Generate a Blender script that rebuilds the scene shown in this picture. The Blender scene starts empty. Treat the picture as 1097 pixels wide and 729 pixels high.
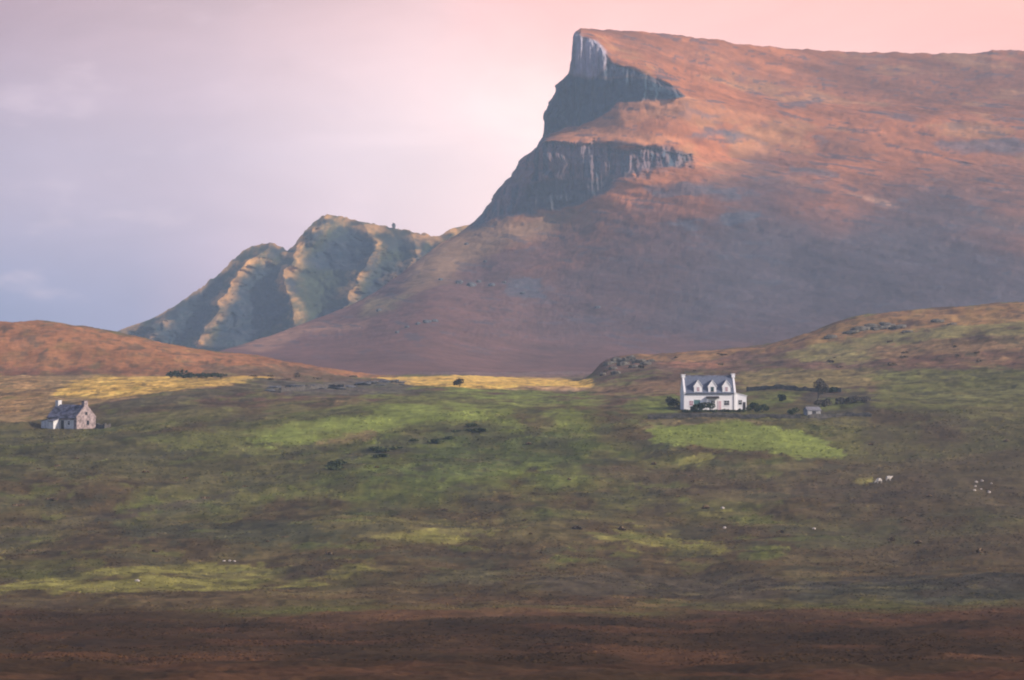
import bpy, math, random
import numpy as np
from mathutils import Vector, Matrix, Euler

random.seed(7); rng = np.random.default_rng(11)
R = math.radians
# ------------------------------------------------------------------ camera, world, sun, exposure
F = 3500.0          # focal length in pixels of a 1097 wide picture
CX, HY = 548.5, 356.0   # optical axis column and eye level row
sc = bpy.context.scene
cam = bpy.data.cameras.new('camera'); camo = bpy.data.objects.new('camera', cam)
sc.collection.objects.link(camo); sc.camera = camo
cam.sensor_width = 36; cam.lens = F/1097*36; cam.shift_y = -(364.5-HY)/1097
camo.location = (0, 0, 0); camo.rotation_euler = (R(90), 0, 0)
cam.clip_start = 1; cam.clip_end = 40000

SUN_EL, SUN_AZ = 27.0, 111.0      # azimuth clockwise from the view direction (+Y)
w = bpy.data.worlds.new('World'); sc.world = w; w.use_nodes = True
nt = w.node_tree; nt.nodes.clear(); N = nt.nodes.new; L = nt.links.new
def math_node(nt, op, a, b=None, clamp=False):
    n = nt.nodes.new('ShaderNodeMath'); n.operation = op; n.use_clamp = clamp
    for i, v in enumerate((a, b)):
        if v is None: continue
        if isinstance(v, (int, float)): n.inputs[i].default_value = v
        else: nt.links.new(v, n.inputs[i])
    return n.outputs[0]
def map_range(nt, v, a, b, c=0.0, d=1.0, smooth=True):
    n = nt.nodes.new('ShaderNodeMapRange'); n.interpolation_type = 'SMOOTHSTEP' if smooth else 'LINEAR'
    nt.links.new(v, n.inputs[0])
    for i, x in enumerate((a, b, c, d)): n.inputs[i+1].default_value = x
    return n.outputs[0]
def mix_rgb(nt, f, a, b, mode='MIX'):
    n = nt.nodes.new('ShaderNodeMix'); n.data_type = 'RGBA'; n.blend_type = mode; n.clamp_factor = True
    for s, v in ((n.inputs['Factor'], f), (n.inputs[6], a), (n.inputs[7], b)):
        if isinstance(v, (int, float)): s.default_value = v
        elif isinstance(v, tuple): s.default_value = (*v, 1) if len(v) == 3 else v
        else: nt.links.new(v, s)
    return n.outputs[2]
def srgb(*c): return tuple(((v/255+0.055)/1.055)**2.4 if v > 10 else v/255/12.92 for v in c)
def ramp(nt, v, stops, interp='B_SPLINE'):
    n = nt.nodes.new('ShaderNodeValToRGB'); cr = n.color_ramp; cr.interpolation = interp
    while len(cr.elements) < len(stops): cr.elements.new(0.5)
    for e, (p, c) in zip(cr.elements, stops): e.position = p; e.color = (*c, 1)
    nt.links.new(v, n.inputs[0]); return n.outputs[0]
tc = N('ShaderNodeTexCoord'); sep = N('ShaderNodeSeparateXYZ'); L(tc.outputs['Generated'], sep.inputs[0])
dx, dy, dz = sep.outputs
sky = N('ShaderNodeTexSky'); sky.sky_type = 'NISHITA'; sky.sun_disc = False
sky.sun_elevation = R(SUN_EL); sky.sun_rotation = R(SUN_AZ); sky.altitude = 100; sky.dust_density = 1.5
# thin evening cloud veil: colour by direction (azimuth and height), the real sky shows above and behind
u = map_range(nt, dx, -0.16, 0.16, smooth=False)
rt = ramp(nt, u, [(0, srgb(190,158,168)), (.22, srgb(222,188,192)), (.42, srgb(262,216,212)), (.56, srgb(290,216,204)), (1, srgb(286,210,192))], 'LINEAR')
rm = ramp(nt, u, [(0, srgb(206,182,198)), (.20, srgb(240,210,220)), (.38, srgb(284,250,248)), (.52, srgb(318,276,264)), (1, srgb(288,216,202))], 'LINEAR')
rb = ramp(nt, u, [(0, srgb(150,154,188)), (.14, srgb(176,170,200)), (.3, srgb(252,216,230)), (.45, srgb(310,266,262)), (1, srgb(300,240,225))], 'LINEAR')
lo = mix_rgb(nt, map_range(nt, dz, 0.0, 0.052), rb, rm)
veil = mix_rgb(nt, map_range(nt, dz, 0.055, 0.105), lo, rt)
mp = N('ShaderNodeMapping'); L(tc.outputs['Generated'], mp.inputs[0]); mp.inputs['Scale'].default_value = (9, 9, 26)
nz = N('ShaderNodeTexNoise'); L(mp.outputs[0], nz.inputs[0]); nz.inputs['Scale'].default_value = 1.6; nz.inputs['Detail'].default_value = 7; nz.inputs['Roughness'].default_value = .52
nz.inputs['Distortion'].default_value = .6
cl = map_range(nt, nz.outputs[0], 0.3, 0.75, 0.93, 1.07)
veil2 = mix_rgb(nt, 1.0, veil, cl, 'MULTIPLY')
mp2 = N('ShaderNodeMapping'); L(tc.outputs['Generated'], mp2.inputs[0]); mp2.inputs['Scale'].default_value = (30, 30, 75)
nz2 = N('ShaderNodeTexNoise'); L(mp2.outputs[0], nz2.inputs[0]); nz2.inputs['Scale'].default_value = 1.0; nz2.inputs['Detail'].default_value = 6
wis = map_range(nt, nz2.outputs[0], 0.55, 0.75, 0.0, 0.4)
wis = math_node(nt, 'MULTIPLY', wis, map_range(nt, dx, 0.0, -0.08))
veil3 = mix_rgb(nt, wis, veil2, srgb(255,226,232))
nis = mix_rgb(nt, 1.0, sky.outputs[0], (0.075, 0.095, 0.13), 'MULTIPLY')
hi = map_range(nt, dz, 0.12, 0.45)
back = map_range(nt, dy, 0.5, -0.2)
wt = math_node(nt, 'MAXIMUM', hi, back)
wt = math_node(nt, 'MULTIPLY', wt, 0.8)
skyc = mix_rgb(nt, wt, veil3, nis)
bg = N('ShaderNodeBackground'); L(skyc, bg.inputs[0]); bg.inputs[1].default_value = 1.0
wo = N('ShaderNodeOutputWorld'); L(bg.outputs[0], wo.inputs[0])

sun = bpy.data.lights.new('sun', 'SUN'); suno = bpy.data.objects.new('sun', sun); sc.collection.objects.link(suno)
sun.energy = 4.7; sun.angle = R(0.6); sun.color = (1.0, 0.83, 0.70)
sdir = Vector((math.sin(R(SUN_AZ))*math.cos(R(SUN_EL)), math.cos(R(SUN_AZ))*math.cos(R(SUN_EL)), math.sin(R(SUN_EL))))
suno.rotation_euler = sdir.to_track_quat('Z', 'Y').to_euler(); suno.location = (300, 300, 400)

vs = sc.view_settings; vs.view_transform = 'Standard'; vs.look = 'None'; vs.gamma = 1; vs.exposure = 0.12; vs.use_curve_mapping = False
sc.cycles.use_denoising = True; sc.cycles.max_bounces = 4; sc.cycles.volume_bounces = 1
sc.cycles.filter_width = 2.0

# ------------------------------------------------------------------ numeric helpers
_perm = rng.permutation(256).astype(np.int32); _perm = np.concatenate([_perm, _perm, _perm])
_grad = rng.normal(size=(256, 3)); _grad /= np.linalg.norm(_grad, axis=1)[:, None]; _grad = _grad.astype(np.float32)
def perlin(x, y, z=None):
    x = np.asarray(x, np.float32); y = np.asarray(y, np.float32)
    z = np.zeros_like(x) if z is None else np.asarray(z, np.float32)
    xi, yi, zi = (np.floor(a) for a in (x, y, z))
    xf, yf, zf = x-xi, y-yi, z-zi
    xi, yi, zi = (a.astype(np.int32) & 255 for a in (xi, yi, zi))
    fade = lambda t: t*t*t*(t*(t*6-15)+10)
    U, V, W = fade(xf), fade(yf), fade(zf)
    def g(i, j, k):
        h = _perm[_perm[_perm[xi+i]+yi+j]+zi+k] & 255
        G = _grad[h]; return G[..., 0]*(xf-i)+G[..., 1]*(yf-j)+G[..., 2]*(zf-k)
    l = lambda a, b, t: a+(b-a)*t
    return l(l(l(g(0,0,0), g(1,0,0), U), l(g(0,1,0), g(1,1,0), U), V), l(l(g(0,0,1), g(1,0,1), U), l(g(0,1,1), g(1,1,1), U), V), W)*1.6
def fbm(x, y, z=None, oct=4, gain=.5):
    s = 0; a = 1.0; f = 1.0; z0 = 0*np.asarray(x, np.float32) if z is None else z
    for i in range(oct):
        s = s + a*perlin(x*f+17.3*i, y*f+5.1*i, z0*f+3.7*i); a *= gain; f *= 2.03
    return s
def ridged(x, y, z=None, oct=4):
    s = 0; a = 1.0; f = 1.0; z0 = 0*np.asarray(x, np.float32) if z is None else z
    for i in range(oct):
        s = s + a*(1-2*np.abs(perlin(x*f+7.3*i, y*f+2.1*i, z0*f+9.7*i))); a *= .5; f *= 2.1
    return s
def sstep(a, b, v): t = np.clip((v-a)/(b-a), 0, 1); return t*t*(3-2*t)
def pchip(xk, Y, x):
    """monotone cubic through knots xk (K,), Y (K,N) at x (M,) -> (M,N)"""
    xk = np.asarray(xk, float); h = np.diff(xk)[:, None]; d = np.diff(Y, axis=0)/h
    m = np.zeros_like(Y); m[0] = d[0]; m[-1] = d[-1]
    w1 = 2*h[1:]+h[:-1]; w2 = h[1:]+2*h[:-1]; ok = d[:-1]*d[1:] > 0
    a = np.where(ok, d[:-1], 1.0); b = np.where(ok, d[1:], 1.0)
    m[1:-1] = np.where(ok, (w1+w2)/(w1/a+w2/b), 0)
    i = np.clip(np.searchsorted(xk, x, side='right')-1, 0, len(xk)-2)
    t = ((x-xk[i])/(xk[i+1]-xk[i]))[:, None]; hh = (xk[i+1]-xk[i])[:, None]
    return (2*t**3-3*t**2+1)*Y[i]+(t**3-2*t**2+t)*hh*m[i]+(-2*t**3+3*t**2)*Y[i+1]+(t**3-t**2)*hh*m[i+1]
def poly_sd(P, x, y):
    """signed distance, positive inside polygon P"""
    P = np.asarray(P, float); d2 = np.full(x.shape, 1e18); ins = np.zeros(x.shape, bool)
    for (ax, ay), (bx, by) in zip(P, np.roll(P, -1, axis=0)):
        ex, ey = bx-ax, by-ay; wx, wy = x-ax, y-ay
        t = np.clip((wx*ex+wy*ey)/(ex*ex+ey*ey+1e-12), 0, 1)
        d2 = np.minimum(d2, (wx-ex*t)**2+(wy-ey*t)**2)
        c = ((ay <= y) & (by > y)) | ((by <= y) & (ay > y))
        ins ^= c & (x < ax+(y-ay)/(by-ay+1e-12)*ex)
    return np.where(ins, 1, -1)*np.sqrt(d2)
def line_d(P, x, y):
    d = np.full(x.shape, 1e9)
    for (ax, ay), (bx, by) in zip(P[:-1], P[1:]):
        ex, ey = bx-ax, by-ay; wx, wy = x-ax, y-ay
        t = np.clip((wx*ex+wy*ey)/(ex*ex+ey*ey+1e-12), 0, 1)
        d = np.minimum(d, np.hypot(wx-ex*t, wy-ey*t))
    return d
def grid_mesh(name, X, Y, Z, col=None, extra=None):
    M_, N_ = X.shape; v = np.stack([X, Y, Z], -1).reshape(-1, 3).astype(np.float32)
    idx = np.arange(M_*N_).reshape(M_, N_)
    q = np.stack([idx[:-1, :-1], idx[:-1, 1:], idx[1:, 1:], idx[1:, :-1]], -1).reshape(-1, 4).astype(np.int32)
    me = bpy.data.meshes.new(name)
    me.vertices.add(len(v)); me.vertices.foreach_set('co', v.ravel())
    me.loops.add(q.size); me.loops.foreach_set('vertex_index', q.ravel())
    me.polygons.add(len(q)); me.polygons.foreach_set('loop_start', np.arange(0, q.size, 4, dtype=np.int32))
    me.update(calc_edges=True); me.polygons.foreach_set('use_smooth', np.ones(len(q), bool))
    if col is not None:
        a = me.attributes.new('ground_tint', 'FLOAT_COLOR', 'POINT')
        c = np.concatenate([col.reshape(-1, 3), np.ones((len(v), 1))], 1).astype(np.float32); a.data.foreach_set('color', c.ravel())
    if extra is not None:
        a = me.attributes.new('rocky', 'FLOAT', 'POINT'); a.data.foreach_set('value', extra.reshape(-1).astype(np.float32))
    me.validate(); me.update()
    o = bpy.data.objects.new(name, me); sc.collection.objects.link(o); return o

# ------------------------------------------------------------------ materials
def new_mat(name):
    m = bpy.data.materials.new(name); m.use_nodes = True; t = m.node_tree; b = t.nodes['Principled BSDF']
    b.inputs['Roughness'].default_value = .9; b.inputs['Specular IOR Level'].default_value = .15
    return m, t, b
def noise(t, scale, detail=5, rough=.55, stretch=None):
    c = t.nodes.new('ShaderNodeTexCoord'); v = c.outputs['Object']
    if stretch:
        mp = t.nodes.new('ShaderNodeMapping'); mp.inputs['Scale'].default_value = stretch; t.links.new(v, mp.inputs[0]); v = mp.outputs[0]
    n = t.nodes.new('ShaderNodeTexNoise'); n.inputs['Scale'].default_value = scale; n.inputs['Detail'].default_value = detail; n.inputs['Roughness'].default_value = rough
    t.links.new(v, n.inputs[0]); return n.outputs[0]
def bump(t, b, h, dist, strength=1.0, chain=None):
    n = t.nodes.new('ShaderNodeBump'); n.inputs['Distance'].default_value = dist; n.inputs['Strength'].default_value = strength
    t.links.new(h, n.inputs['Height'])
    if chain is not None: t.links.new(chain, n.inputs['Normal'])
    t.links.new(n.outputs[0], b.inputs['Normal']); return n.outputs[0]
def terrain_mat(name, s1, s2, amp1, amp2, b1, b2, rock=None, fl=1.0):
    m, t, b = new_mat(name)
    at = t.nodes.new('ShaderNodeAttribute'); at.attribute_name = 'ground_tint'
    n1 = noise(t, s1, 8, .65); n2 = noise(t, s2, 6, .6)
    c = mix_rgb(t, 1.0, at.outputs['Color'], map_range(t, n1, .3, .7, 1-amp1, 1+amp1), 'MULTIPLY')
    c = mix_rgb(t, 1.0, c, map_range(t, n2, .3, .7, 1-amp2, 1+amp2), 'MULTIPLY')
    # dry straw-coloured and dark heather flecks
    n3 = noise(t, s1*2.3, 6, .7, (1, .6, 1))
    c = mix_rgb(t, map_range(t, n3, .56, .72, 0, .42*fl), c, mix_rgb(t, 1.0, c, (1.55, 1.35, 1.1), 'MULTIPLY'))
    c = mix_rgb(t, map_range(t, n3, .44, .30, 0, .5*fl), c, mix_rgb(t, 1.0, c, (.55, .56, .62), 'MULTIPLY'))
    if rock:
        ra = t.nodes.new('ShaderNodeAttribute'); ra.attribute_name = 'rocky'
        n4 = noise(t, rock[0], 8, .7, (1, 1, .22)); n5 = noise(t, rock[0]*.6, 6, .6, (.25, .25, 2.2))
        rc = mix_rgb(t, map_range(t, n4, .3, .7), rock[1], rock[2])
        rc = mix_rgb(t, map_range(t, n5, .45, .7, 0, .45), rc, rock[3])
        c = mix_rgb(t, ra.outputs['Fac'], c, rc)
    t.links.new(c, b.inputs['Base Color'])
    h = bump(t, b, n1, b1, .8); bump(t, b, n2, b2, .6, h)
    b.inputs['Specular IOR Level'].default_value = .05; b.inputs['Roughness'].default_value = 1
    return m
def plain(name, col, var=.15, scale=3, rough=.85, bmp=.02, stretch=None, spec=.2):
    m, t, b = new_mat(name)
    n = noise(t, scale, 5, .6, stretch)
    t.links.new(mix_rgb(t, 1.0, col, map_range(t, n, .3, .7, 1-var, 1+var), 'MULTIPLY'), b.inputs['Base Color'])
    b.inputs['Roughness'].default_value = rough; b.inputs['Specular IOR Level'].default_value = spec
    if bmp: bump(t, b, n, bmp)
    return m

# ------------------------------------------------------------------ GROUND: one sheet of moorland
def stitched(*segs):
    out = []
    for a, b, s in segs: out += list(np.arange(a, b, s))
    return np.array(out + [segs[-1][1]], float)
gx = stitched((-3600, -900, 60), (-900, -130, 12), (-120, 1220, 1.5), (1220, 2000, 12), (2000, 4700, 60))
KX = [-3600, -150, 0, 50, 100, 150, 200, 250, 300, 350, 400, 450, 500, 560, 600, 626, 640, 655, 700, 760, 820, 870, 930, 1000, 1050, 1097, 1250, 4700]
def C(pairs):
    p = np.array(sorted(pairs), float); return np.interp(gx, p[:, 0], p[:, 1])
def zof(y, D): return -(y-HY)/F*D
wob = 3*np.sin(gx/95.)+2*np.sin(gx/37.+1)
KN = [(-3000, -25+0*gx), (-400, -6+0*gx), (-30, -1.7+0*gx), (6, -1.8+0*gx), (60, zof(880, 60)+0*gx), (150, zof(738, 150)+0*gx),
 (250, zof(690+wob*.4, 250)), (325, zof(657+wob*.5, 325)), (365, zof(650+wob*.2, 365)), (450, zof(612+wob*.8, 450)),
 (530, zof(560+wob, 530)), (600, zof(506+wob*.7, 600)), (655, zof(C([(0, 474), (300, 468), (640, 466), (1097, 462)]), 655)),
 (700, zof(C([(0, 456), (60, 458), (200, 446), (400, 440), (640, 441), (760, 439), (1097, 436)]), 700)),
 (760, zof(C([(0, 440), (150, 426), (300, 427), (640, 428), (760, 426), (1097, 415)]), 760)),
 (850, zof(C([(0, 418), (150, 413), (300, 414), (620, 418), (700, 407), (800, 408), (1000, 392), (1097, 384)]), 850)),
 (950, zof(C([(0, 403), (280, 403), (360, 409), (400, 411), (620, 412.5), (660, 399), (700, 394), (800, 389), (900, 376), (1000, 360), (1097, 352), (1400, 340)]), 950)),
 (1060, zof(C([(-3600, 345), (-150, 346), (0, 347.5), (50, 347.5), (100, 352), (150, 361), (200, 371), (250, 380), (300, 389), (350, 398), (400, 404), (450, 405), (600, 408), (626, 408), (634, 401), (642, 392), (650, 386), (665, 383), (680, 381), (700, 381), (760, 376.5), (820, 371), (845, 364), (870, 356), (900, 346), (930, 340), (1000, 332.5), (1050, 327), (1097, 325), (1250, 315), (4700, 300)]), 1060)),
 (1150, zof(C([(-3600, 365), (0, 365), (200, 380), (300, 395), (400, 403), (626, 405), (650, 400), (760, 392), (900, 362), (1097, 340), (4700, 330)]), 1150)),
 (1300, zof(C([(-3600, 395), (300, 398), (400, 402), (640, 402.5), (760, 402), (1097, 380), (4700, 370)]), 1300)),
 (1600, -19+0*gx), (3400, -24+0*gx), (4600, -26+0*gx)]
gD = np.concatenate([np.linspace(-3000, -40, 12), np.linspace(-30, 90, 30, endpoint=False), 90*np.exp(np.arange(0, 3.2, .0037)*.83), [1320, 1360, 1420, 1500, 1600, 2000, 2600, 3500, 4600]])
gD = np.unique(np.round(gD, 3)); gD = gD[np.concatenate([[True], np.diff(gD) > .2])]
KD = np.array([k[0] for k in KN], float); KZ = np.array([k[1] for k in KN])
gZ = pchip(KD, KZ, gD)
AZ, DD = np.meshgrid((gx-CX)/F, gD)
Dx = np.where(DD > 60, DD, 60+(DD-60)*.02)   # lateral spread is kept behind and under the camera
Dx = np.where(DD < 60, 60.0, DD)
GX = AZ*Dx*np.where(DD < 60, 1.0+(60-DD)/60*.6, 1.0); GY = DD
att = sstep(90, 160, DD)
gZ = gZ + att*(fbm(GX/42, GY/60, oct=3)*1.0*sstep(300, 420, DD) + fbm(GX/9, GY/11, oct=4)*.34 + np.maximum(ridged(GX/3.1, GY/3.6, oct=3)-.6, 0)*.16)
far = sstep(700, 1000, DD)
gZ += far*(ridged(GX/20, GY/26, oct=3)-.8)*.55*sstep(1300, 1200, DD)*(1-sstep(395, 430, gx)*(1-sstep(630, 650, gx)))
PYI = HY-F*gZ/np.maximum(DD, 1)
def hit(px, py):
    c = int(np.argmin(np.abs(gx-px))); col = PYI[:, c]; k = np.where((gD > 100) & (col <= py))[0]
    if not len(k): return 1060.
    k = k[0]; a, b = col[k-1], col[k]; t = (a-py)/(a-b+1e-9); return float(gD[k-1]+(gD[k]-gD[k-1])*np.clip(t, 0, 1))
def gz(x, D):
    p = x/D*F+CX; c = np.clip(np.searchsorted(gx, p)-1, 0, len(gx)-2); r = np.clip(np.searchsorted(gD, D)-1, 0, len(gD)-2)
    tx = (p-gx[c])/(gx[c+1]-gx[c]); ty = (D-gD[r])/(gD[r+1]-gD[r])
    return (gZ[r, c]*(1-tx)+gZ[r, c+1]*tx)*(1-ty)+(gZ[r+1, c]*(1-tx)+gZ[r+1, c+1]*tx)*ty
def spot(px, py, dD=0):
    D = hit(px, py)+dD; x = (px-CX)/F*D; return x, D, float(gz(x, D))
# level platforms under the buildings
def platform(px, py, rx, ry, dD=0):
    x, D, z = spot(px, py, dD); zz = zof(py, D)
    f = sstep(1.5, 1.0, np.hypot((GX-x)/rx, (GY-D)/ry)); gZ[:] = gZ*(1-f)+zz*f
    return x, D, zz
HOUSE = platform(765, 439.5, 11.5, 6.5, 5); COTT = platform(76, 459.5, 8, 8, 2)
PYI = HY-F*gZ/np.maximum(DD, 1)
# -- cover colours, laid out in plan
peat = np.array((.048, .029, .014)); brown = np.array((.092, .066, .031)); olive = np.array((.088, .092, .028)); dkgreen = np.array((.048, .062, .022))
green = np.array((.165, .200, .045)); moss = np.array((.20, .19, .050)); straw = np.array((.66, .43, .10)); rust = np.array((.30, .135, .06)); mauve = np.array((.175, .105, .095))
heath = np.array((.13, .075, .055)); tan = np.array((.30, .20, .09))
n_a = fbm(GX/26, GY/60, oct=5); n_b = fbm(GX/9+40, GY/26, oct=4); n_c = fbm(GX/60+9, GY/140+3, oct=4); n_h = fbm(GX/4+9, GY/6+3, oct=4, gain=.6)
col = np.zeros(GX.shape+(3,)); col[:] = peat
def blend(mask, c): 
    global col
    col += (np.asarray(c)-col)*mask[..., None]
Dn = DD+n_a*22
Dn = Dn+n_c*55+n_b*14
blend(sstep(285, 375, Dn)*.9+.1*sstep(375, 430, Dn), brown)
blend(sstep(330, 350, Dn)*sstep(0.0, .55, n_c+.25*n_b)*.9, olive)
blend(sstep(430, 560, Dn)*sstep(-.35, .35, n_a+.5*n_b)*.75, olive*1.15)
blend(sstep(480, 540, Dn)*sstep(.25, .6, n_b+.4*n_c)*.6, dkgreen)
blend(sstep(300, 320, Dn)*(1-sstep(335, 350, Dn))*sstep(0.1, .5, n_b)*.7, (.095, .052, .028))
blend((1-sstep(300, 330, Dn))*sstep(0.1, .6, n_b+.5*n_a)*.55, (.070, .038, .021))
blend((1-sstep(300, 330, Dn))*sstep(0.1, .6, -n_b)*.5, (.034, .024, .016))
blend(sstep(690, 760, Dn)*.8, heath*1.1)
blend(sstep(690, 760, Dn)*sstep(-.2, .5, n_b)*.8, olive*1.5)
blend(sstep(380, 400, gx[None]+0*DD)*(1-sstep(625, 650, gx[None]+0*DD))*sstep(560, 600, DD)*sstep(-.3, .3, n_b+.3)*.7, green*.8)
def patch(pts, c, amt=1.0, soft=1.6, rag=1.0, nb=0.0):
    P = []
    pts = list(pts)
    for (a, b), (c2, d) in zip(pts, pts[1:]+pts[:1]):
        for k in range(4):
            px, py = a+(c2-a)*k/4, b+(d-b)*k/4; D = hit(px, py); P.append(((px-CX)/F*D, D/3))
    P = np.array(P); lo_, hi_ = P.min(0)-14, P.max(0)+14
    rows = np.where((gD/3 > lo_[1]) & (gD/3 < hi_[1]))[0]
    if not len(rows): return
    cm = (GX[rows] > lo_[0]) & (GX[rows] < hi_[0]); cs = np.where(cm.any(0))[0]
    if not len(cs): return
    s = (slice(rows[0], rows[-1]+1), slice(cs[0], cs[-1]+1))
    d = poly_sd(P, GX[s]+(n_b[s]*3.2+n_h[s]*2.2)*rag, DD[s]/3+(n_a[s]*2.6+n_h[s]*1.5)*rag); soft = soft*.6
    k = sstep(-soft, soft, d+n_b[s]*nb)*amt
    if nb: k *= sstep(-.45-.3*(nb < 0), .25, n_b[s]+.35)
    col[s] += (np.asarray(c)-col[s])*k[..., None]
# left ridge and fields
patch([(-200, 402), (-200, 340), (120, 340), (300, 380), (420, 404), (330, 404), (180, 402)], rust, .92, 2, 1.5)
patch([(-200, 352), (0, 356), (120, 362), (260, 388), (300, 396), (200, 384), (60, 372), (-200, 368)], rust*1.25, .7, 2, 1.4)
patch([(-200, 392), (0, 390), (90, 394), (150, 400), (0, 402), (-200, 402)], (.20, .09, .055), .8, 2, 1.4)
patch([(200, 386), (330, 396), (400, 408), (330, 408), (230, 402)], (.15, .10, .06), .8, 2, 1.5)
patch([(-200, 403), (150, 402.5), (290, 404.5), (240, 414), (160, 423), (100, 434), (40, 452), (-200, 454)], tan, .95, 1.5, .6)
patch([(100, 404), (290, 404), (245, 412), (170, 421), (110, 428), (60, 424), (70, 410)], straw, .9, 2.0, .8)
patch([(-200, 404), (40, 404), (50, 424), (20, 444), (-200, 448)], (.36, .215, .085), .7, 4, 1.)
patch([(105, 434), (240, 414), (290, 406), (300, 416), (200, 430), (115, 446)], (.10, .088, .05), .8, 1.5, .8)
# valley floor
patch([(405, 404), (500, 402.6), (634, 405), (634, 417), (560, 418), (480, 414.5), (428, 412.5)], straw*1.05, .98, 1.0, .3)
patch([(560, 413), (634, 414), (634, 420), (540, 419)], (.30, .19, .14), .7, 1.5, .6)
patch([(280, 410), (440, 406), (445, 422), (300, 424)], (.11, .10, .085), .8, 2, 1)
patch([(355, 430), (405, 431), (395, 436), (365, 436)], tan, .7, 1, 1)
patch([(150, 474), (250, 456), (330, 440), (410, 428), (470, 419), (530, 432), (505, 450), (420, 468), (335, 484), (250, 492), (180, 488)], olive*1.5, .9, 3, 1.6)
patch([(270, 466), (340, 447), (430, 432), (520, 430), (520, 445), (440, 458), (370, 470), (300, 476)], green*1.12, .95, 2.5, 1.6, .8)
patch([(340, 468), (400, 462), (410, 470), (350, 477)], (.24, .17, .08), .7, 1.5, 1)
patch([(470, 417), (560, 418), (640, 424), (640, 436), (540, 432)], green*1.1, .8, 2, 1.4, .5)
patch([(560, 500), (615, 498), (630, 514), (590, 522), (560, 512)], green*.95, .8, 2, 1.6, .5)
patch([(480, 470), (560, 462), (640, 470), (640, 500), (560, 500), (470, 512), (400, 512)], dkgreen*1.35, .7, 3, 1.5)
patch([(350, 494), (430, 470), (520, 452), (530, 460), (470, 474), (400, 492), (360, 504)], (.060, .056, .042), .6, 1.5, 1)
patch([(0, 470), (140, 470), (240, 496), (340, 488), (360, 510), (200, 520), (0, 505)], (.088, .074, .036), .6, 4, 1.4)
# house croft
patch([(680, 424), (730, 424), (728, 446), (690, 446), (660, 436)], green*.95, .9, 1.5, .8)
patch([(690, 459), (740, 456), (800, 453), (850, 459), (885, 472), (908, 489), (880, 493), (830, 486), (760, 482), (700, 472)], green*1.2, .97, 1.2, .9, .5)
patch([(690, 450), (800, 449), (820, 453), (740, 457), (680, 460)], (.20, .16, .075), .8, 1, .8)
patch([(690, 444), (820, 443), (860, 447), (700, 449)], (.075, .066, .048), .9, 1, .5)
patch([(790, 398), (930, 393), (955, 401), (950, 412), (870, 417), (795, 415)], (.24, .19, .075), .9, 1.5, .8)
patch([(800, 420), (860, 420), (850, 432), (810, 434)], green*.9, .8, 1.5, .8)
patch([(862, 420), (935, 420), (940, 440), (900, 448), (860, 446)], (.07, .062, .048), .85, 2, 1)
patch([(932, 398), (1300, 392), (1300, 456), (1000, 452), (945, 438)], olive*1.45, .9, 3, 1.4)
patch([(1000, 420), (1300, 400), (1300, 444), (1040, 444)], (.15, .15, .055), .7, 3, 1.4, .5)
patch([(880, 428), (915, 425), (925, 435), (890, 438)], green*.9, .6, 1.5, 1)
# right hill
patch([(640, 402), (640, 380), (830, 366), (860, 372), (930, 385), (920, 396), (790, 398), (700, 398)], (.17, .10, .07), .85, 2, 1.3)
patch([(640, 384), (760, 374), (840, 364), (930, 338), (1097, 322), (1300, 312), (1300, 338), (1097, 345), (1000, 350), (930, 360), (850, 376), (740, 386)], (.34, .19, .075), .75, 2, 1.6, .8)
patch([(840, 376), (950, 356), (1097, 342), (1300, 330), (1300, 362), (1097, 372), (950, 385), (870, 388)], (.235, .205, .075), .9, 3, 1.6, .5)
patch([(920, 372), (1097, 360), (1300, 350), (1300, 392), (1097, 392), (960, 394)], (.24, .13, .075), .7, 3, 1.6, .6)
patch([(700, 388), (780, 386), (782, 394), (720, 395)], (.34, .16, .09), .7, 1.5, 1)
patch([(640, 412), (730, 408), (730, 422), (640, 424)], (.24, .15, .08), .8, 2, 1.4)
# moor in front
patch([(640, 498), (900, 496), (1300, 470), (1300, 560), (900, 540), (700, 530)], (.100, .074, .042), .6, 4, 1.5)
patch([(-60, 629), (40, 621), (110, 609), (190, 604), (270, 603), (300, 613), (345, 624), (350, 629), (250, 633), (100, 635), (-60, 638)], moss*1.0, .92, 1.2, 1.0, .3)
patch([(355, 600), (386, 597), (392, 612), (382, 622), (358, 622)], moss*1.0, .85, 1.2, 1.0, .3)
patch([(418, 572), (460, 564), (515, 562), (518, 572), (470, 580), (425, 582)], moss*1.0, .85, 1.2, 1.4, .5)
patch([(425, 626), (480, 612), (530, 608), (556, 616), (500, 628)], (.12, .11, .05), .8, 1.5, 1.2)
patch([(655, 568), (700, 572), (760, 582), (790, 594), (740, 598), (690, 588), (660, 578)], moss*.95, .85, 1.5, 1.8, .9)
patch([(600, 580), (640, 582), (648, 600), (610, 602)], green*.7, .7, 1.5, 1.4, .5)
patch([(790, 588), (838, 585), (842, 600), (800, 604)], green*.75, .7, 1.5, 1.4, .5)
patch([(722, 543), (780, 542), (780, 549), (724, 549)], moss*1.1, .8, .8, 1.4, .4)
patch([(730, 489), (765, 486), (770, 494), (735, 496)], moss*1.1, .85, .8, 1.2)
patch([(918, 512), (936, 512), (936, 519), (918, 519)], moss*1.5, .95, .4, .4)
patch([(840, 566), (960, 560), (980, 580), (860, 590)], dkgreen*1.5, .6, 2, 1.5)
patch([(130, 562), (360, 558), (370, 580), (150, 584)], (.060, .066, .036), .7, 2, 1.5)
patch([(0, 570), (140, 545), (250, 520), (255, 524), (150, 552), (0, 582)], (.070, .056, .038), .7, 1.5, 1.)
patch([(820, 622), (1300, 612), (1300, 640), (860, 645)], (.042, .042, .034), .8, 2, 1.3)
patch([(560, 616), (820, 618), (830, 636), (600, 640)], (.065, .058, .042), .6, 2, 1.3)
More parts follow.
